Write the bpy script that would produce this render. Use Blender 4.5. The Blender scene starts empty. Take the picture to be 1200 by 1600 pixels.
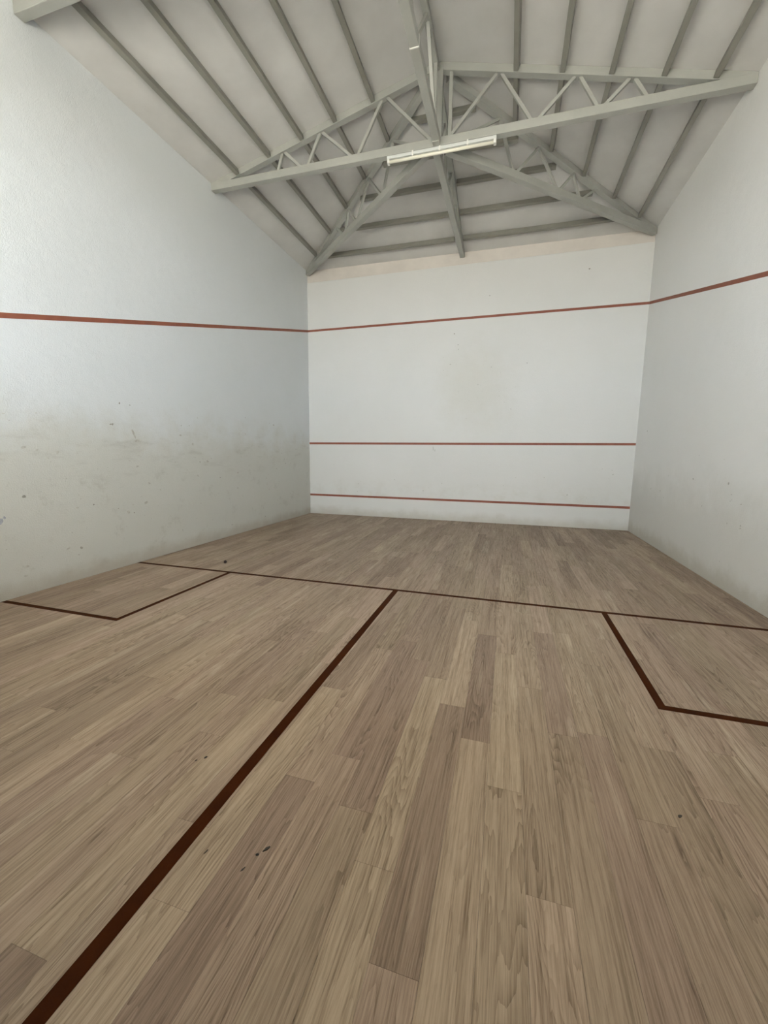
import bpy, bmesh, math, random
from mathutils import Vector, Matrix

random.seed(7)
scene = bpy.context.scene
col = scene.collection

# ------------------------------------------------------------------ camera
CAM = Vector((1.2055, -9.728, 1.5452))
RX, RY, RZ, FPX = -0.1389, -0.0109, 0.2902, 639.71
def _rot():
    return Matrix.Rotation(RZ, 3, 'Z') @ Matrix.Rotation(RX, 3, 'X') @ Matrix.Rotation(RY, 3, 'Y')
RM = _rot()
cam_data = bpy.data.cameras.new('camera')
cam = bpy.data.objects.new('camera', cam_data)
col.objects.link(cam)
rgt, fwd, upv = RM.col[0], RM.col[1], RM.col[2]
m4 = Matrix(((rgt[0], upv[0], -fwd[0], CAM[0]),
             (rgt[1], upv[1], -fwd[1], CAM[1]),
             (rgt[2], upv[2], -fwd[2], CAM[2]),
             (0, 0, 0, 1)))
cam.matrix_world = m4
cam_data.sensor_fit = 'AUTO'
cam_data.sensor_width = 36.0
cam_data.lens = 36.0 * FPX / 1600.0
cam_data.clip_start = 0.02
scene.camera = cam

# ------------------------------------------------------------------ sky and exposure
world = bpy.data.worlds.new('overcast_sky')
scene.world = world
world.use_nodes = True
bg = world.node_tree.nodes['Background']
bg.inputs[0].default_value = (0.89, 0.94, 0.965, 1)
bg.inputs[1].default_value = 4.0
# high sun over the front of the building: it lights the yard behind the court, not the court itself
sun_data = bpy.data.lights.new('sun', 'SUN')
sun_data.energy = 15.0
sun_data.angle = math.radians(0.6)
sun_data.color = (1.0, 0.95, 0.87)
sun = bpy.data.objects.new('sun', sun_data)
col.objects.link(sun)
sun.rotation_euler = (math.radians(-24), math.radians(-10), 0)
scene.view_settings.view_transform = 'Standard'
scene.view_settings.look = 'None'
scene.view_settings.gamma = 1.0
scene.view_settings.use_curve_mapping = False
scene.view_settings.exposure = 1.66

# ------------------------------------------------------------------ dimensions
W = 3.73            # half width of the court
YB = -10.0          # back wall
YT = -3.37          # middle of the first cross truss
YT2 = -6.23         # middle of the second cross truss
SLOPE = 0.25
ZS = 6.88           # underside of the roof sheet at the ridge
ZC = 6.78           # underside of the top chords at the ridge
ZB0, ZB1 = 5.83, 5.94   # bottom chord
FS = (ZS - 5.9475) / 3.37
def tilt(x): return -0.006 * x      # the roof frame hangs a touch lower at the right
def sheet(x): return ZS - SLOPE * abs(x) + tilt(x)
def fsheet(y): return 5.9475 + FS * (-y)

# ------------------------------------------------------------------ material helpers
def newmat(name):
    m = bpy.data.materials.new(name)
    m.use_nodes = True
    nt = m.node_tree
    b = nt.nodes['Principled BSDF']
    return m, nt, b
class NT:
    def __init__(self, nt): self.nt = nt
    def n(self, t, **kw):
        nd = self.nt.nodes.new(t)
        for k, v in kw.items(): setattr(nd, k, v)
        return nd
    def l(self, a, b): self.nt.links.new(a, b)
    def put(self, sock, v):
        if isinstance(v, (int, float)): sock.default_value = v
        elif isinstance(v, tuple): sock.default_value = v
        else: self.l(v, sock)
    def math(self, op, a, b=None, c=None, clamp=False):
        nd = self.n('ShaderNodeMath', operation=op, use_clamp=clamp)
        self.put(nd.inputs[0], a)
        if b is not None: self.put(nd.inputs[1], b)
        if c is not None: self.put(nd.inputs[2], c)
        return nd.outputs[0]
    def noise(self, vec, scale=1.0, detail=2.0, rough=0.5, dist=0.0):
        nd = self.n('ShaderNodeTexNoise')
        if vec is not None: self.l(vec, nd.inputs['Vector'])
        nd.inputs['Scale'].default_value = scale
        nd.inputs['Detail'].default_value = detail
        nd.inputs['Roughness'].default_value = rough
        nd.inputs['Distortion'].default_value = dist
        return nd.outputs['Fac']
    def comb(self, x, y, z):
        nd = self.n('ShaderNodeCombineXYZ')
        for s, v in zip(nd.inputs, (x, y, z)): self.put(s, v)
        return nd.outputs[0]
    def ramp(self, fac, a, b, smooth=True):
        nd = self.n('ShaderNodeMapRange', clamp=True)
        if smooth: nd.interpolation_type = 'SMOOTHSTEP'
        self.put(nd.inputs['Value'], fac)
        nd.inputs['From Min'].default_value = a
        nd.inputs['From Max'].default_value = b
        return nd.outputs['Result']
    def mix(self, fac, a, b, mode='MIX'):
        nd = self.n('ShaderNodeMix', data_type='RGBA', blend_type=mode)
        self.put(nd.inputs[0], fac)
        self.put(nd.inputs[6], a if not isinstance(a, tuple) else (*a, 1)[:4])
        self.put(nd.inputs[7], b if not isinstance(b, tuple) else (*b, 1)[:4])
        return nd.outputs[2]
    def pos(self):
        g = self.n('ShaderNodeNewGeometry')
        s = self.n('ShaderNodeSeparateXYZ')
        self.l(g.outputs['Position'], s.inputs[0])
        return g.outputs['Position'], s.outputs
    def bump(self, bsdf, h, strength, dist):
        nd = self.n('ShaderNodeBump')
        nd.inputs['Strength'].default_value = strength
        nd.inputs['Distance'].default_value = dist
        self.l(h, nd.inputs['Height'])
        self.l(nd.outputs[0], bsdf.inputs['Normal'])

def wall_mat(name, base, along, side):
    """white emulsion on plaster, with grime of its own shape; `along` = index of the horizontal axis"""
    m, nt, b = newmat(name)
    g = NT(nt)
    P, xyz = g.pos()
    u, z = xyz[along], xyz[2]
    big = g.noise(P, 0.55, 3, 0.6)
    mid = g.noise(P, 3.0, 5, 0.65)
    fine = g.noise(P, 22.0, 4, 0.7)
    c = g.mix(g.math('MULTIPLY', g.ramp(big, 0.3, 0.75), 0.5), base, tuple(v * k for v, k in zip(base, (0.93, 0.935, 0.92))))
    if side == 'left':
        # ball grime below shoulder height, breaking up along its upper edge
        edge = g.math('ADD', g.math('MULTIPLY_ADD', mid, 0.9, 1.15), g.math('MULTIPLY', big, 0.6))
        low = g.ramp(g.math('SUBTRACT', z, edge), 0.35, -0.45)
        c = g.mix(g.math('MULTIPLY', low, 0.62), c, (0.545, 0.532, 0.455))
        smear = g.ramp(g.math('ADD', mid, g.math('MULTIPLY', fine, 0.45)), 0.78, 0.98)
        band = g.math('MULTIPLY', g.ramp(z, 2.3, 1.4), g.ramp(z, 0.0, 0.25))
        c = g.mix(g.math('MULTIPLY', g.math('MULTIPLY', smear, band), 0.33), c, (0.40, 0.39, 0.34))
        sv = g.comb(0.0, g.math('MULTIPLY', u, 1.6), g.math('MULTIPLY', z, 7.0))
        stk = g.ramp(g.noise(sv, 1.0, 5, 0.7), 0.50, 0.72)
        sband = g.math('MULTIPLY', g.ramp(z, 2.05, 1.65), g.ramp(z, 1.0, 1.45))
        c = g.mix(g.math('MULTIPLY', g.math('MULTIPLY', stk, sband), 0.38), c, (0.40, 0.39, 0.35))
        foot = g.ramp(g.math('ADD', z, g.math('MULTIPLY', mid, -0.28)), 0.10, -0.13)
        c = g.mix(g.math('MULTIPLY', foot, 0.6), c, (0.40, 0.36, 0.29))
    elif side == 'front':
        dx = g.math('SUBTRACT', u, 0.35); dz = g.math('SUBTRACT', z, 3.05)
        r = g.math('SQRT', g.math('ADD', g.math('MULTIPLY', dx, dx), g.math('MULTIPLY', g.math('MULTIPLY', dz, dz), 0.8)))
        blob = g.ramp(g.math('ADD', r, g.math('MULTIPLY', mid, -0.9)), 0.75, -0.3)
        c = g.mix(g.math('MULTIPLY', blob, 0.34), c, (0.575, 0.545, 0.445))
        spk = g.math('MULTIPLY', g.ramp(fine, 0.60, 0.72), g.ramp(r, 1.4, 0.2))
        c = g.mix(g.math('MULTIPLY', spk, 0.35), c, (0.45, 0.43, 0.37))
        band = g.math('MULTIPLY', g.ramp(z, 1.05, 0.6), g.ramp(z, 0.35, 0.6))
        c = g.mix(g.math('MULTIPLY', g.math('MULTIPLY', band, g.ramp(mid, 0.42, 0.7)), 0.28), c, (0.56, 0.53, 0.45))
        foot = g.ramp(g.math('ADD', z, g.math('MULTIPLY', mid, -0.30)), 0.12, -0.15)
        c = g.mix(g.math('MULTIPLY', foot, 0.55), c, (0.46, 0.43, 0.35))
    else:
        edge = g.math('MULTIPLY_ADD', mid, 0.8, 0.75)
        low = g.ramp(g.math('SUBTRACT', z, edge), 0.4, -0.5)
        c = g.mix(g.math('MULTIPLY', low, 0.40), c, (0.53, 0.515, 0.46))
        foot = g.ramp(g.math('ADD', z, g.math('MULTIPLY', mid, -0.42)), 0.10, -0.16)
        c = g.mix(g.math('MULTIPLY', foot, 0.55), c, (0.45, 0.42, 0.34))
    g.l(c, b.inputs['Base Color'])
    b.inputs['Roughness'].default_value = 0.5
    b.inputs['Specular IOR Level'].default_value = 0.35
    h = g.math('ADD', g.math('MULTIPLY', g.noise(P, 70.0, 3, 0.6), 0.5), g.math('MULTIPLY', g.noise(P, 6.0, 3, 0.5), 0.8))
    g.bump(b, h, 0.5, 0.014)
    return m

def plain_mat(name, colr, rough=0.5, var=0.08, scale=6.0, metallic=0.0, spec=0.5, bump=0.0):
    m, nt, b = newmat(name)
    g = NT(nt)
    P, _ = g.pos()
    f = g.noise(P, scale, 4, 0.6)
    c = g.mix(g.ramp(f, 0.3, 0.7), tuple(v * (1 - var) for v in colr), tuple(min(1, v * (1 + var)) for v in colr))
    g.l(c, b.inputs['Base Color'])
    b.inputs['Roughness'].default_value = rough
    b.inputs['Metallic'].default_value = metallic
    b.inputs['Specular IOR Level'].default_value = spec
    if bump: g.bump(b, g.noise(P, scale * 12, 3, 0.6), 0.3, bump)
    return m

def wood_mat():
    m, nt, b = newmat('oak_plank')
    g = NT(nt)
    P, xyz = g.pos()
    x, y = xyz[0], xyz[1]
    at = g.n('ShaderNodeAttribute', attribute_name='tone')
    sp = g.n('ShaderNodeSeparateColor'); g.l(at.outputs['Color'], sp.inputs[0])
    tone, hue, seed = sp.outputs[0], sp.outputs[1], sp.outputs[2]
    sd = g.math('MULTIPLY', seed, 60.0)
    # growth rings: contour lines of a stretched noise give the arched figure
    v1 = g.comb(g.math('MULTIPLY', x, 7.5), g.math('MULTIPLY', y, 0.75), sd)
    n1 = g.noise(v1, 1.0, 1.0, 0.45, 0.2)
    wob = g.noise(g.comb(g.math('MULTIPLY', x, 38), g.math('MULTIPLY', y, 4.5), sd), 1.0, 2, 0.6)
    ring = g.math('FRACT', g.math('ADD', g.math('MULTIPLY', n1, 24.0), g.math('MULTIPLY', wob, 1.5)))
    ring = g.math('POWER', ring, 1.8)                       # soft rise, sharp fall like early/late wood
    rmask = g.ramp(g.noise(g.comb(g.math('MULTIPLY', x, 6.0), g.math('MULTIPLY', y, 0.8), g.math('ADD', sd, 9.0)), 1.0, 2, 0.5), 0.40, 0.62)
    ring = g.math('MULTIPLY', ring, g.math('MULTIPLY_ADD', rmask, 0.85, 0.15))
    fib = g.noise(g.comb(g.math('MULTIPLY', x, 150), g.math('MULTIPLY', y, 3.2), sd), 1.0, 5, 0.72)
    fibre = g.ramp(fib, 0.40, 0.62)
    strk = g.ramp(g.noise(g.comb(g.math('MULTIPLY', x, 42), g.math('MULTIPLY', y, 1.1), sd), 1.0, 3, 0.6), 0.36, 0.70)
    knot = g.ramp(g.noise(g.comb(g.math('MULTIPLY', x, 30), g.math('MULTIPLY', y, 5.0), g.math('ADD', sd, 31.0)), 1.0, 1, 0.5), 0.70, 0.82)
    light = g.mix(hue, (0.462, 0.364, 0.262), (0.455, 0.345, 0.262))
    light = g.mix(tone, g.mix(1.0, light, (0.66, 0.635, 0.63), 'MULTIPLY'), light)
    dark = g.mix(1.0, light, (0.30, 0.26, 0.215), 'MULTIPLY')
    f = g.math('ADD', g.math('MULTIPLY', ring, 0.46), g.math('ADD', g.math('MULTIPLY', fibre, 0.30), g.math('MULTIPLY', g.math('MULTIPLY', strk, fib), 0.62)))
    fleck = g.ramp(g.noise(g.comb(g.math('MULTIPLY', x, 420), g.math('MULTIPLY', y, 16.0), sd), 1.0, 2, 0.6), 0.52, 0.66)
    f = g.math('ADD', g.math('MULTIPLY_ADD', fleck, 0.16, f), g.math('MULTIPLY', knot, 0.35))
    c = g.mix(g.math('MULTIPLY', f, 0.90, clamp=True), light, dark)
    pale = g.math('MULTIPLY', g.ramp(n1, 0.60, 0.72), g.math('SUBTRACT', 1.0, fibre))
    c = g.mix(g.math('MULTIPLY', pale, 0.5), c, (0.52, 0.43, 0.32))
    g.l(c, b.inputs['Base Color'])
    rr = g.math('MULTIPLY_ADD', fibre, 0.12, 0.46)
    g.l(rr, b.inputs['Roughness'])
    b.inputs['Specular IOR Level'].default_value = 0.25
    g.bump(b, g.math('ADD', g.math('MULTIPLY', f, -0.6), 0.0), 0.25, 0.0008)
    return m

WALL = (0.80, 0.80, 0.775)
M = {
    'wall_left': wall_mat('white_emulsion_left_skytint', (0.70, 0.728, 0.74), 1, 'left'),  # same white paint, cooled in colour to stand in for sky light
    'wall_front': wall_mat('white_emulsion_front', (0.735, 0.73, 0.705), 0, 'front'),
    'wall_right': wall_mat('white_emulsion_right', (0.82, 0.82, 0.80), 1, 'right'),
    'band': plain_mat('cream_ring_beam', (0.70, 0.65, 0.59), 0.7, 0.05, 2.0),
    'sheet': plain_mat('pale_roof_sheet', (0.61, 0.603, 0.582), 0.6, 0.05, 1.3, bump=0.002),
    'steel': plain_mat('grey_painted_steel', (0.375, 0.38, 0.345), 0.42, 0.05, 3.0),
    'purlin': plain_mat('grey_painted_purlin', (0.25, 0.245, 0.212), 0.55, 0.06, 3.0),
    'weld': plain_mat('light_weld_bead', (0.75, 0.75, 0.70), 0.3, 0.04, 30.0),
    'line_wall': plain_mat('red_brown_wall_paint', (0.265, 0.085, 0.048), 0.6, 0.10, 8.0),
    'line_floor': plain_mat('dark_brown_floor_paint', (0.042, 0.011, 0.002), 0.7, 0.15, 8.0, spec=0.05),
    'wood': wood_mat(),
    'subfloor': plain_mat('dark_subfloor', (0.06, 0.05, 0.04), 0.8),
    'galv': plain_mat('pale_grey_lamp_body', (0.62, 0.64, 0.62), 0.3, 0.03, 9.0),
    'tube': plain_mat('unlit_cream_tube', (0.80, 0.78, 0.66), 0.12, 0.02, 9.0, spec=0.8),
    'cap': plain_mat('white_lamp_cap', (0.78, 0.78, 0.74), 0.35, 0.02, 9.0),
    'ball': plain_mat('dark_rubber', (0.022, 0.008, 0.007), 0.55, 0.1, 60.0),
    'scuff': plain_mat('grey_scuff', (0.33, 0.32, 0.28), 0.7, 0.2, 30.0),
    'scuff_pale': plain_mat('pale_scuff', (0.49, 0.48, 0.43), 0.7, 0.15, 30.0),
    'scuff_blue': plain_mat('blue_grey_scuff', (0.36, 0.37, 0.42), 0.7, 0.2, 30.0),
    'dirt': plain_mat('dark_dirt', (0.035, 0.028, 0.022), 0.7, 0.3, 80.0),
    'ground': plain_mat('outside_paving', (0.42, 0.40, 0.36), 0.8, 0.1, 2.0),
}

# ------------------------------------------------------------------ object helpers
def link(name, me, mat, parent=None):
    o = bpy.data.objects.new(name, me)
    if mat is not None: me.materials.append(M[mat])
    col.objects.link(o)
    if parent is not None: o.parent = parent
    return o
def obj(name, bm, mat, parent=None, off=None):
    """off = world position of the parent: vertices come in world coordinates"""
    if off is not None: bmesh.ops.translate(bm, verts=bm.verts, vec=-Vector(off))
    bmesh.ops.recalc_face_normals(bm, faces=bm.faces)
    me = bpy.data.meshes.new(name)
    bm.to_mesh(me); bm.free()
    return link(name, me, mat, parent)
def tag(o, label=None, cat=None, group=None, kind=None):
    if label: o['label'] = label
    if cat: o['category'] = cat
    if group: o['group'] = group
    if kind: o['kind'] = kind
    return o
def thing(name, loc, label, cat, group=None):
    o = bpy.data.objects.new(name, None)
    o.empty_display_size = 0.1
    o.location = loc
    col.objects.link(o)
    return tag(o, label, cat, group)
def box(bm, x0, x1, y0, y1, z0, z1):
    v = [bm.verts.new((x, y, z)) for x in (x0, x1) for y in (y0, y1) for z in (z0, z1)]
    for q in ((0, 1, 3, 2), (4, 6, 7, 5), (0, 4, 5, 1), (2, 3, 7, 6), (0, 2, 6, 4), (1, 5, 7, 3)):
        bm.faces.new([v[i] for i in q])
def boxbm(*a, bevel=0.0):
    bm = bmesh.new(); box(bm, *a)
    if bevel: bmesh.ops.bevel(bm, geom=bm.edges[:], offset=bevel, segments=2, affect='EDGES', profile=0.5)
    return bm
def prism(bm, poly, d):
    """poly: list of 3d points, extruded by vector d"""
    a = [bm.verts.new(p) for p in poly]
    b = [bm.verts.new(Vector(p) + Vector(d)) for p in poly]
    n = len(poly)
    bm.faces.new(a); bm.faces.new(list(reversed(b)))
    for i in range(n): bm.faces.new((a[i], b[i], b[(i + 1) % n], a[(i + 1) % n]))
def beam(a, b, w, h, up=(0, 0, 1), anchor=0.0, bevel=0.006):
    """hollow-section bar from a to b; w across, h along `up`; anchor 0 = centred, 1 = a-b runs along its lower face"""
    a, b = Vector(a), Vector(b)
    d = (b - a).normalized()
    up = Vector(up)
    side = d.cross(up).normalized()
    u = side.cross(d).normalized()
    lo = -h / 2 + anchor * h / 2
    bm = bmesh.new()
    vs = []
    for p in (a, b):
        for s, t in ((-1, 0), (1, 0), (1, 1), (-1, 1)):
            vs.append(bm.verts.new(p + side * (s * w / 2) + u * (lo + t * h)))
    for q in ((0, 1, 2, 3), (7, 6, 5, 4), (0, 4, 5, 1), (1, 5, 6, 2), (2, 6, 7, 3), (3, 7, 4, 0)):
        bm.faces.new([vs[i] for i in q])
    if bevel:
        long_e = [e for e in bm.edges if abs((e.verts[1].co - e.verts[0].co).normalized().dot(d)) > 0.99]
        bmesh.ops.bevel(bm, geom=long_e, offset=bevel, segments=2, affect='EDGES', profile=0.5)
    return bm
def merge(dst, src):
    me = bpy.data.meshes.new('tmp'); src.to_mesh(me); src.free()
    dst.from_mesh(me); bpy.data.meshes.remove(me)

# ------------------------------------------------------------------ the court shell
tag(obj('ground', boxbm(-30, 30, -40, 30, -0.5, -0.12), 'ground'), kind='structure')
tag(obj('floor', boxbm(-W - 0.1, W + 0.1, YB - 0.1, 0.1, -0.12, -0.013), 'subfloor'), kind='structure')
floor = bpy.data.objects['floor']
TH = 0.14
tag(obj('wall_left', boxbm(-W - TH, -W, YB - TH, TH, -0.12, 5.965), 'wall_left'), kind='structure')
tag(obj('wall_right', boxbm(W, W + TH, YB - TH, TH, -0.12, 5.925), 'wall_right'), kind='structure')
# front wall: plaster stops a hand below the roof, the ring beam above it lies a little back
bm = bmesh.new()
box(bm, -W, W, 0, TH, -0.12, 5.70)
top = [e for e in bm.edges if all(abs(v.co.z - 5.70) < 1e-4 and abs(v.co.y) < 1e-4 for v in e.verts)]
bmesh.ops.bevel(bm, geom=top, offset=0.012, segments=3, affect='EDGES', profile=0.5)
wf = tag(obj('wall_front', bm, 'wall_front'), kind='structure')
obj('ring_beam', boxbm(-W, W, 0.012, TH, 5.70, 5.98), 'band', wf)
# back wall: solid to head height, the gallery above it stands open to the daylight
bm = bmesh.new()
OXL, OXR, OZ0, OZ1 = -3.6, 3.1, 2.25, 4.6
box(bm, -W, W, YB - TH, YB, -0.12, OZ0)
box(bm, -W, OXL, YB - TH, YB, OZ0, OZ1)
box(bm, OXR, W, YB - TH, YB, OZ0, OZ1)
box(bm, -W, W, YB - TH, YB, OZ1, 5.97)
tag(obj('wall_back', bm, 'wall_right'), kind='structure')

# unseen slab added behind the open gallery, keeps the high sky off the near floor
tag(obj('unseen_sky_blocker', boxbm(-6.5, 6.5, YB - 2.6, YB - TH, 4.72, 4.84), 'band'), kind='structure')

# ------------------------------------------------------------------ roof sheets
ceiling = thing('ceiling', (0, 0, 5.95), None, None)
ceiling['kind'] = 'structure'
CO = (0, 0, 5.95)
XE = W + 0.2
def roof_pt(x, y):
    zs = sheet(x)
    return (x, y, zs)
def zf(x, y): return fsheet(y) + tilt(x)
YF = 0.2
YR = YB - 0.2
RS = (ZS - 5.9475) / (YT2 - YB)
def zr(x, y): return 5.9475 + RS * (y - YB) + tilt(x)
ze = sheet(-XE)
apexF, apexR = (0, YT, ZS), (0, YT2, ZS)
def hipc(sx, y_end, front):
    x = sx * XE
    return (x, y_end, ZS - SLOPE * XE + tilt(x))
cFL, cFR = hipc(-1, YF, True), hipc(1, YF, True)
cRL, cRR = hipc(-1, YR, False), hipc(1, YR, False)
for poly in ([cFL, apexF, apexR, cRL], [cFR, cRR, apexR, apexF], [cFL, cFR, apexF], [cRR, cRL, apexR]):
    bm = bmesh.new(); prism(bm, poly, (0, 0, 0.06))
    obj('roof_sheet', bm, 'sheet', ceiling, CO)

# ------------------------------------------------------------------ cross trusses
CW = 0.10
def top_low(x): return ZC - SLOPE * abs(x) + tilt(x)
def cross_truss(y, label, full):
    loc = (0, y, ZB0)
    t = thing('roof_truss', loc, label, 'roof truss', 'steel roof trusses')
    xe = W - 0.004
    obj('bottom_chord', beam((-xe, y, ZB0 + tilt(-xe)), (xe, y, ZB0 + tilt(xe)), CW, ZB1 - ZB0, anchor=1), 'steel', t, loc)
    for s in (-1, 1):
        bm = bmesh.new()
        yc = y - CW / 2 + 0.004
        poly = [(s * (xe - 0.001), yc, top_low(s * xe)), (s * 0.055, yc, top_low(s * 0.055)),
                (s * 0.055, yc, sheet(s * 0.055) - 0.003), (s * (xe - 0.001), yc, sheet(s * xe) - 0.003)]
        prism(bm, poly, (0, CW - 0.008, 0))
        obj('top_chord', bm, 'steel', t, loc)
    ww = 0.042
    def web(xb, xt, d=ww):
        a = (xb, y, ZB1 + tilt(xb) - 0.004); b = (xt, y, top_low(xt) + 0.004)
        obj('web', beam(a, b, d, d, up=(0, 1, 0), bevel=0.004), 'steel', t, loc)
    for xb, xt in ((-2.50, -2.41), (-2.10, -2.37), (-1.98, -1.77), (-1.25, -1.73), (-1.16, -0.79), (-0.05, -0.71)):
        web(xb, xt)
    for xb, xt in ((0.20, 0.81), (1.28, 0.87), (1.36, 1.78), (2.07, 1.84), (2.14, 2.41), (2.62, 2.47)):
        web(xb, xt)
    web(0.205, 0.205, 0.05)
    obj('king_post', beam((0.02, y, ZB1 - 0.004), (0.02, y, ZS - 0.03), 0.15, 0.10, up=(0, 1, 0)), 'steel', t, loc)
    for s in (-1, 1):
        x = s * (W - 0.17)
        bm = bmesh.new()
        prism(bm, [(s * (xe - 0.002), y - CW / 2 + 0.008, ZB1 + tilt(x) - 0.02), (s * (xe - 0.36), y - CW / 2 + 0.008, ZB1 + tilt(x) - 0.02), (s * (xe - 0.36), y - CW / 2 + 0.008, top_low(s * (xe - 0.36)) + 0.02), (s * (xe - 0.002), y - CW / 2 + 0.008, top_low(s * xe) + 0.08)], (0, CW - 0.016, 0))
        obj('end_plate', bm, 'steel', t, loc)
    return t
cross_truss(YT, 'grey steel cross truss with the fluorescent lamp fixed under it', True)
cross_truss(YT2, 'grey steel cross truss nearest the viewer, only its left end in view', False)

# ------------------------------------------------------------------ hip trusses and the middle front truss
def sloping_truss(end, label, bs, ts, start=0.19):
    """half truss from the king post of the first cross truss out to `end` on the walls"""
    A = Vector((0, YT, 0)); B = Vector((end[0], end[1], 0))
    L = (B - A).length; d = (B - A) / L
    side = Vector((-d.y, d.x, 0))
    loc = (end[0], end[1], ZB0)
    t = thing('hip_truss' if abs(end[0]) > 1 else 'half_truss', loc, label, 'roof truss', 'steel roof trusses')
    def P(s, z): q = A + d * (s * L); return Vector((q.x, q.y, z + tilt(q.x)))
    zlow = lambda s: ZC + (5.8475 - ZC) * s
    s0, s1 = start / L, 1 - 0.01 / L
    bm = beam(P(s0, ZB0), P(s1, ZB0), CW, ZB1 - ZB0, anchor=1)
    obj('bottom_chord', bm, 'steel', t, loc)
    bm = bmesh.new()
    o = side * (CW / 2 - 0.004)
    prism(bm, [P(s0, zlow(s0)) - o, P(s1, zlow(s1)) - o, P(s1, zlow(s1) + 0.09) - o, P(s0, zlow(s0) + 0.09) - o], side * (CW - 0.008))
    obj('top_chord', bm, 'steel', t, loc)
    zig = [(0.03, ts[0])]
    for i, b in enumerate(bs):
        zig.append((b, ts[i])); zig.append((b, ts[i + 1]))
    for i, (b, tt) in enumerate(zig):
        sgn = 0.006 if tt > b else -0.006
        obj('web', beam(P(b + sgn, ZB1 - 0.004), P(tt, zlow(tt) + 0.004), 0.04, 0.04, up=side, bevel=0.004), 'steel', t, loc)
    bm = bmesh.new()
    o = side * (CW / 2 - 0.008)
    prism(bm, [P(s1, ZB1 - 0.01) - o, P(s1 - 0.09, ZB1 - 0.01) - o, P(s1, zlow(s1) + 0.05) - o], side * (CW - 0.016))
    obj('end_plate', bm, 'steel', t, loc)
    return t
BS, TS = [0.29, 0.48, 0.585], [0.225, 0.385, 0.545, 0.655]
sloping_truss((-W + 0.02, -0.02), 'grey steel hip truss running into the left front corner', BS, TS)
sloping_truss((W - 0.02, -0.02), 'grey steel hip truss running into the right front corner', BS, TS)
sloping_truss((0.03, -0.006), 'grey steel half truss running to the middle of the front wall', [0.32, 0.55, 0.68], [0.2, 0.44, 0.62, 0.74], 0.06)

# ------------------------------------------------------------------ ridge truss
loc = (0, (YT + YT2) / 2, ZB0)
t = thing('ridge_truss', loc, 'grey steel ridge truss running overhead from the lamp towards the viewer', 'roof truss', 'steel roof trusses')
yA, yB = YT - CW / 2 - 0.004, YT2 + CW / 2 + 0.004
ysp = -4.87
xr = 0.035
obj('bottom_chord', beam((xr, yA - 0.002, ZB0), (xr, ysp + 0.004, ZB0), CW, ZB1 - ZB0, anchor=1), 'steel', t, loc)
obj('bottom_chord', beam((xr, ysp - 0.004, ZB0), (xr, yB, ZB0), CW, ZB1 - ZB0, anchor=1), 'steel', t, loc)
obj('splice_weld', boxbm(xr - 0.054, xr + 0.054, ysp - 0.008, ysp + 0.008, ZB0 - 0.006, ZB1 + 0.004, bevel=0.003), 'weld', t, loc)
obj('ridge_beam', beam((0, yA, ZC - 0.02), (0, yB, ZC - 0.02), 0.08, 0.10, anchor=1), 'steel', t, loc)
ys_b = [-4.86, -5.12]
for a, b in (((-3.60), (-3.52)), (-3.60, -4.08), (-4.84, -4.16), (-4.92, -5.62), (-6.05, -5.68)):
    obj('web', beam((xr, a, ZB1 - 0.004), (0.01, b, ZC - 0.016), 0.045, 0.045, up=(1, 0, 0), bevel=0.004), 'steel', t, loc)
obj('bracket', boxbm(xr - 0.045, xr + 0.05, yA - 0.10, yA - 0.001, ZB0 - 0.012, ZB0 - 0.001), 'steel', t, loc)

# ------------------------------------------------------------------ purlins
ORD = ['lowest', 'second', 'third', 'fourth', 'highest']
def purlin(a, b, up, label):
    a, b = Vector(a), Vector(b)
    mid = (a + b) / 2
    bm = beam(a, b, 0.062, 0.088, up=up, anchor=1, bevel=0.005)
    o = obj('purlin', bm, 'purlin', None, mid)
    o.location = mid
    tag(o, label, 'purlin', 'steel roof purlins')
LX = [3.21, 2.62, 2.05, 1.50, 0.91]
RXS = [3.31, 2.77, 2.19, 1.62, 1.05]
def hip_y(x): return YT * (1 - abs(x) / W)      # plan line of the hip
for s, xs, sd in ((-1, LX, 'left'), (1, RXS, 'right')):
    for i, x in enumerate(xs):
        X = s * x
        z = top_low(X) + 0.008
        up = (s * SLOPE, 0, 1)
        purlin((X, YT - CW / 2 - 0.003, z), (X, YT2 + CW / 2 + 0.003, z), up,
               f'{ORD[i]} of the five long grey purlins overhead on the {sd} roof slope')
        ye = hip_y(X) - 0.09
        if ye - (YT + CW / 2) > 0.12:
            purlin((X, YT + CW / 2 + 0.003, z), (X, ye, z), up,
                   f'{ORD[i]} grey purlin between lamp truss and hip truss on the {sd} roof slope')
FY = [-0.45, -1.07, -1.68, -2.24, -2.80]
for i, y in enumerate(FY):
    xh = W * (1 - y / YT) - 0.14
    for s, sd in ((-1, 'left'), (1, 'right')):
        zl = lambda x: fsheet(y) - 0.095 + tilt(x)
        x0, x1 = s * 0.085, s * xh
        purlin((x0, y, zl(x0)), (x1, y, zl(x1)), (0, FS, 1),
               f'{ORD[i]} grey purlin above the front wall, {sd} of the middle half truss')

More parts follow.
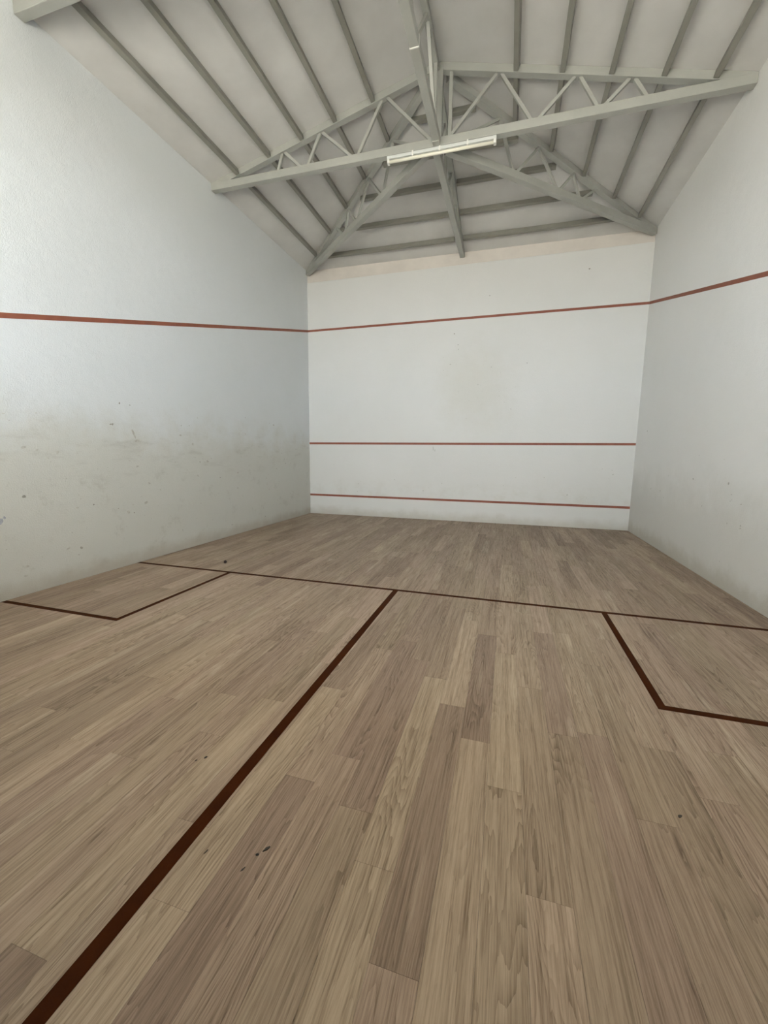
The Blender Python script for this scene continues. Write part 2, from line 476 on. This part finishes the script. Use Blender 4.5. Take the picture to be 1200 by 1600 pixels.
# ------------------------------------------------------------------ fluorescent lamp under the first truss
LXA, LXB = -0.69, 0.84
ly = YT - 0.018
def zl(x): return ZB0 + tilt(x)
loc = (0.075, ly, ZB0)
lamp = thing('batten_lamp', loc, 'unlit fluorescent batten lamp fixed under the middle cross truss', 'lamp')
obj('housing', beam((LXA, ly, zl(LXA) - 0.052), (LXB, ly, zl(LXB) - 0.052), 0.085, 0.042, anchor=1, bevel=0.008), 'galv', lamp, loc)
def cyl(a, b, r, n=16):
    a, b = Vector(a), Vector(b); d = (b - a).normalized()
    s = d.orthogonal().normalized(); u = d.cross(s)
    bm = bmesh.new()
    ra = [bm.verts.new(a + (s * math.cos(i * 2 * math.pi / n) + u * math.sin(i * 2 * math.pi / n)) * r) for i in range(n)]
    rb = [bm.verts.new(b + (s * math.cos(i * 2 * math.pi / n) + u * math.sin(i * 2 * math.pi / n)) * r) for i in range(n)]
    bm.faces.new(ra); bm.faces.new(list(reversed(rb)))
    for i in range(n):
        f = bm.faces.new((ra[i], rb[i], rb[(i + 1) % n], ra[(i + 1) % n])); f.smooth = True
    return bm
tz = -0.078
obj('tube', cyl((LXA + 0.03, ly - 0.012, zl(LXA) + tz), (LXB - 0.03, ly - 0.012, zl(LXB) + tz), 0.021), 'tube', lamp, loc)
for xa, xb in ((LXA, LXA + 0.034), (LXB - 0.034, LXB)):
    obj('end_cap', boxbm(xa, xb, ly - 0.040, ly + 0.024, zl(xa) + tz - 0.026, zl(xa) - 0.05, bevel=0.005), 'cap', lamp, loc)
for x in (-0.31, 0.075, 0.46):
    obj('clip', boxbm(x - 0.011, x + 0.011, ly - 0.049, ly + 0.046, zl(x) + tz + 0.010, zl(x) - 0.002, bevel=0.003), 'cap', lamp, loc)

# ------------------------------------------------------------------ floor planks
PW, PL, X0 = 0.1568, 1.39, 1.187
known = {-1: -6.228, 0: -6.525, -5: -7.945, -4: -8.225, -7: -8.776, -8: -8.49, -3: -8.44, -2: -8.727, 3: -5.98}
def project(p):
    v = RM.transposed() @ (Vector(p) - CAM)
    if v.y < 0.05: return None
    return (600 + FPX * v.x / v.y, 800 - FPX * v.z / v.y, v.y)
tone_at = [((1.1, -7.0), 0.10, .8), ((1.26, -7.0), 0.95, 0.0), ((1.1, -8.0), 0.85, 0.2), ((0.95, -8.2), 0.12, 0.6), ((0.79, -8.0), 0.85, 0.0),
           ((0.79, -8.8), 0.92, 0.0), ((0.48, -7.4), 0.18, 1.0), ((0.48, -8.6), 0.6, .8), ((0.17, -8.2), 0.95, 0.1), ((0.33, -8.2), 0.2, 1.0),
           ((0.02, -8.2), 0.55, 0.6), ((0.02, -8.9), 0.6, 0.4), ((-0.14, -8.8), 0.9, 0.1), ((0.64, -7.6), 0.25, .9), ((1.58, -8.3), 0.5, 0.2)]
kmin = math.floor((-W - X0) / PW); kmax = math.floor((W - X0) / PW)
planks = []
GAP = 0.0009
prev = 0.0
for k in range(kmin, kmax + 1):
    xa, xb = max(X0 + k * PW, -W + 0.006), min(X0 + (k + 1) * PW, W - 0.006)
    if xb - xa < 0.01: continue
    if k in known: ph = known[k]
    else:
        ph = prev + random.choice((-1, 1)) * random.uniform(0.28, 0.68)
    prev = ph
    ph = ph % PL
    j = ph - 9 * PL
    while j < 0:
        ya, yb = max(j, YB + 0.006), min(j + PL, -0.006)
        if yb - ya > 0.01:
            tn = min(1, max(0, random.gauss(0.56, 0.27))); hu = random.random()
            for (px, py), tv, hv in tone_at:
                if xa < px < xb and ya < py < yb: tn, hu = tv, hv
            score = 0
            for i in range(4):
                for jj in range(9):
                    q = project((xa + (xb - xa) * i / 3, ya + (yb - ya) * jj / 8, 0))
                    if q and 0 <= q[0] <= 1200 and 0 <= q[1] <= 1600: score += (yb - ya) * (xb - xa) / q[2] ** 3
            planks.append((score, xa, xb, ya, yb, tn, hu, random.random()))
        j += PL
planks.sort(key=lambda p: -p[0])
def plank_data(items, name):
    vs, fs, cols = [], [], []
    for _, xa, xb, ya, yb, tn, hu, sd in items:
        n = len(vs)
        g = GAP / 2
        dz = (sd - 0.5) * 0.0006
        for z in (-0.013, 0.0 + dz):
            vs += [(xa + g, ya + g, z), (xb - g, ya + g, z), (xb - g, yb - g, z), (xa + g, yb - g, z)]
        fs += [tuple(n + i for i in q) for q in ((0, 3, 2, 1), (4, 5, 6, 7), (0, 1, 5, 4), (1, 2, 6, 5), (2, 3, 7, 6), (3, 0, 4, 7))]
        cols += [(tn, hu, sd, 1.0)] * 8
    me = bpy.data.meshes.new(name)
    me.from_pydata(vs, [], fs)
    at = me.attributes.new('tone', 'FLOAT_COLOR', 'POINT')
    for i, c in enumerate(cols): at.data[i].color = c
    return me
for p in planks[:299]:
    link('plank', plank_data([p], 'plank'), 'wood', floor)
if len(planks) > 299:
    tag(link('far_planks', plank_data(planks[299:], 'far_planks'), 'wood', floor), kind='stuff')

# ------------------------------------------------------------------ painted court lines
LW = 0.052
YS, YX = -5.322, -6.959          # short line, back of the service boxes
XBL, XBR, XH = -W + 1.526, W - 1.526, 0.045
HZ = 0.0015
def line_obj(name, bm, mat, label):
    o = obj(name, bm, mat)
    return tag(o, label, 'court line', 'painted court lines')
h = LW / 2
zf0 = 0.0004
line_obj('short_line', boxbm(-W + 0.01, W - 0.01, YS - h, YS + h, zf0, HZ), 'line_floor', 'dark brown short line painted right across the wooden floor')
line_obj('half_court_line', boxbm(XH - 0.03, XH + 0.03, YB + 0.01, YS - h - 0.0005, zf0, HZ), 'line_floor', 'dark brown half court line running down the middle of the floor')
def ell(xi, xw):
    s = 1 if xw > xi else -1
    bm = bmesh.new()
    pts = [(xi - s * h, YS - h - 0.0005), (xi + s * h, YS - h - 0.0005), (xi + s * h, YX + h), (xw, YX + h), (xw, YX - h), (xi - s * h, YX - h)]
    prism(bm, [(x, y, zf0) for x, y in pts], (0, 0, HZ - zf0))
    return bm
line_obj('service_box_line', ell(XBL, -W + 0.01), 'line_floor', 'dark brown service box line on the floor beside the left wall')
line_obj('service_box_line', ell(XBR, W - 0.01), 'line_floor', 'dark brown service box line on the floor beside the right wall')
def front_line(z, w, label, name):
    line_obj(name, boxbm(-W + 0.002, W - 0.002, -0.002, -0.0002, z - w / 2, z + w / 2), 'line_wall', label)
ZOUT = 4.575
front_line(0.4916, 0.05, 'lowest red-brown line on the front wall, just above the floor', 'tin_line')
front_line(1.817, 0.05, 'middle red-brown service line on the front wall', 'service_line')
front_line(ZOUT, 0.05, 'highest red-brown out line on the front wall', 'out_line')
def side_line(s, zend, label):
    x0 = s * (W - 0.0002); y1, z1 = YB + 0.01, ZOUT + (zend - ZOUT) * ((-YB - 0.01) / 11.365)
    hh = 0.027
    bm = bmesh.new()
    prism(bm, [(x0, -0.003, ZOUT - hh), (x0, -0.003, ZOUT + hh), (x0, y1, z1 + hh), (x0, y1, z1 - hh)], (-s * 0.0018, 0, 0))
    line_obj('out_line', bm, 'line_wall', label)
side_line(-1, 1.7064, 'red-brown out line sloping down along the left wall')
side_line(1, 1.5718, 'red-brown out line sloping down along the right wall')

# ------------------------------------------------------------------ ball, crumbs and marks
def blob(name, c, r, seed, squash=(1, 1, 1), rough=0.0, sub=3):
    rnd = random.Random(seed)
    bm = bmesh.new()
    bmesh.ops.create_icosphere(bm, subdivisions=sub, radius=r)
    for v in bm.verts:
        k = 1 + rough * (rnd.random() - 0.5)
        v.co = Vector((v.co.x * squash[0] * k, v.co.y * squash[1] * k, v.co.z * squash[2] * k))
    for f in bm.faces: f.smooth = True
    return bm
o = obj('squash_ball', blob('b', None, 0.021, 1), 'ball'); o.location = (-2.555, -4.965, 0.021)
tag(o, 'small dark rubber squash ball on the floor beyond the left service box', 'ball')
def smear_poly(rnd, n=9):
    return [(math.cos(i * 2 * math.pi / n) * rnd.uniform(0.55, 1.0), math.sin(i * 2 * math.pi / n) * rnd.uniform(0.55, 1.0)) for i in range(n)]
def floor_mark(x, y, lx, ly_, ang, label, seed, hgt=0.003):
    rnd = random.Random(seed)
    bm = bmesh.new()
    ca, sa = math.cos(ang), math.sin(ang)
    pts = [(u * lx, v * ly_) for u, v in smear_poly(rnd, 11)]
    prism(bm, [(u * ca - v * sa, u * sa + v * ca, 0.0) for u, v in pts], (0, 0, hgt))
    o = obj('floor_crumb', bm, 'dirt'); o.location = (x, y, 0.0004)
    tag(o, label, 'debris', 'dark bits on the floor')
floor_mark(0.372, -8.500, 0.019, 0.0065, 1.05, 'larger dark crumb on the planks right of the half court line', 3)
floor_mark(0.349, -8.532, 0.008, 0.0055, 0.6, 'dark dot at the lower end of the larger dark crumb', 13)
floor_mark(0.331, -8.596, 0.016, 0.0035, 1.25, 'narrow dark crumb just below the larger one by the half court line', 4, 0.001)
floor_mark(0.152, -8.581, 0.013, 0.003, 1.4, 'thin dark fleck on the pale plank beside the half court line', 5, 0.001)
floor_mark(2.000, -7.839, 0.013, 0.007, 0.7, 'lone dark crumb below the right service box', 6)
floor_mark(-0.20, -8.165, 0.012, 0.006, 1.2, 'upper of two dark specks left of the half court line', 7)
floor_mark(-0.232, -8.195, 0.010, 0.005, 1.2, 'lower of two dark specks left of the half court line', 8, 0.001)

def wall_marks(wall, spots, mat, name, seed):
    """spots: (horizontal, z, half width, half height); thin smears on the paint, one joined part"""
    rnd = random.Random(seed)
    bm = bmesh.new()
    for u, z, a, b in spots:
        th = rnd.uniform(-0.5, 0.5)
        pts = [(p * a, q * b) for p, q in smear_poly(rnd, 8)]
        pts = [(p * math.cos(th) - q * math.sin(th), p * math.sin(th) + q * math.cos(th)) for p, q in pts]
        if wall == 'wall_left': poly = [(-W + 0.0002, u + p, z + q) for p, q in pts]; d = (0.0008, 0, 0)
        elif wall == 'wall_right': poly = [(W - 0.0002, u + p, z + q) for p, q in pts]; d = (-0.0008, 0, 0)
        else: poly = [(u + p, -0.0002, z + q) for p, q in pts]; d = (0, -0.0008, 0)
        prism(bm, poly, d)
    tag(obj(name, bm, mat, bpy.data.objects[wall]), kind='stuff')
rnd = random.Random(21)
def scatter(n, u0, u1, zm, zs, zlo, zhi, smin, smax):
    out = []
    while len(out) < n:
        z = rnd.gauss(zm, zs)
        if zlo < z < zhi:
            s = smin + (smax - smin) * rnd.random() ** 3
            out.append((rnd.uniform(u0, u1), z, s * rnd.uniform(0.6, 1.8), s * rnd.uniform(0.5, 1.1)))
    return out
wall_marks('wall_left', scatter(70, -8.2, -0.4, 1.25, 0.55, 0.12, 2.4, 0.004, 0.016) + [(-6.66, 1.06, 0.022, 0.022), (-5.578, 1.897, 0.025, 0.012), (-5.55, 1.90, 0.012, 0.02), (-6.1, 0.38, 0.02, 0.018)], 'scuff', 'scuff_marks', 1)
wall_marks('wall_left', scatter(120, -8.2, -0.3, 1.1, 0.6, 0.05, 2.3, 0.006, 0.028) + [(-5.25, 1.80, 0.02, 0.09), (-5.2, 1.70, 0.05, 0.025)], 'scuff_pale', 'pale_scuff_marks', 2)
wall_marks('wall_left', [(-6.90, 0.83, 0.035, 0.05), (-6.93, 0.77, 0.02, 0.03), (-6.86, 0.86, 0.015, 0.02)], 'scuff_blue', 'blue_scuff_marks', 3)
wall_marks('wall_front', scatter(26, -3.4, 3.5, 0.85, 0.3, 0.55, 1.75, 0.006, 0.02) + scatter(40, -0.6, 1.3, 2.95, 0.5, 2.0, 4.1, 0.004, 0.014)
           + [(-0.5, 1.70, 0.012, 0.06), (-0.46, 1.66, 0.008, 0.045)], 'scuff_pale', 'pale_scuff_marks', 4)
wall_marks('wall_front', [(-0.09, 4.26, 0.018, 0.016), (0.0, 4.02, 0.013, 0.013), (0.01, 3.92, 0.012, 0.012), (2.6, 5.33, 0.022, 0.02), (0.65, 5.0, 0.012, 0.012), (0.75, 3.5, 0.012, 0.01), (1.5, 3.55, 0.012, 0.012)], 'scuff', 'scuff_marks', 5)
wall_marks('wall_right', scatter(45, -7.0, -0.4, 1.0, 0.5, 0.08, 2.3, 0.006, 0.022) , 'scuff_pale', 'pale_scuff_marks', 6)
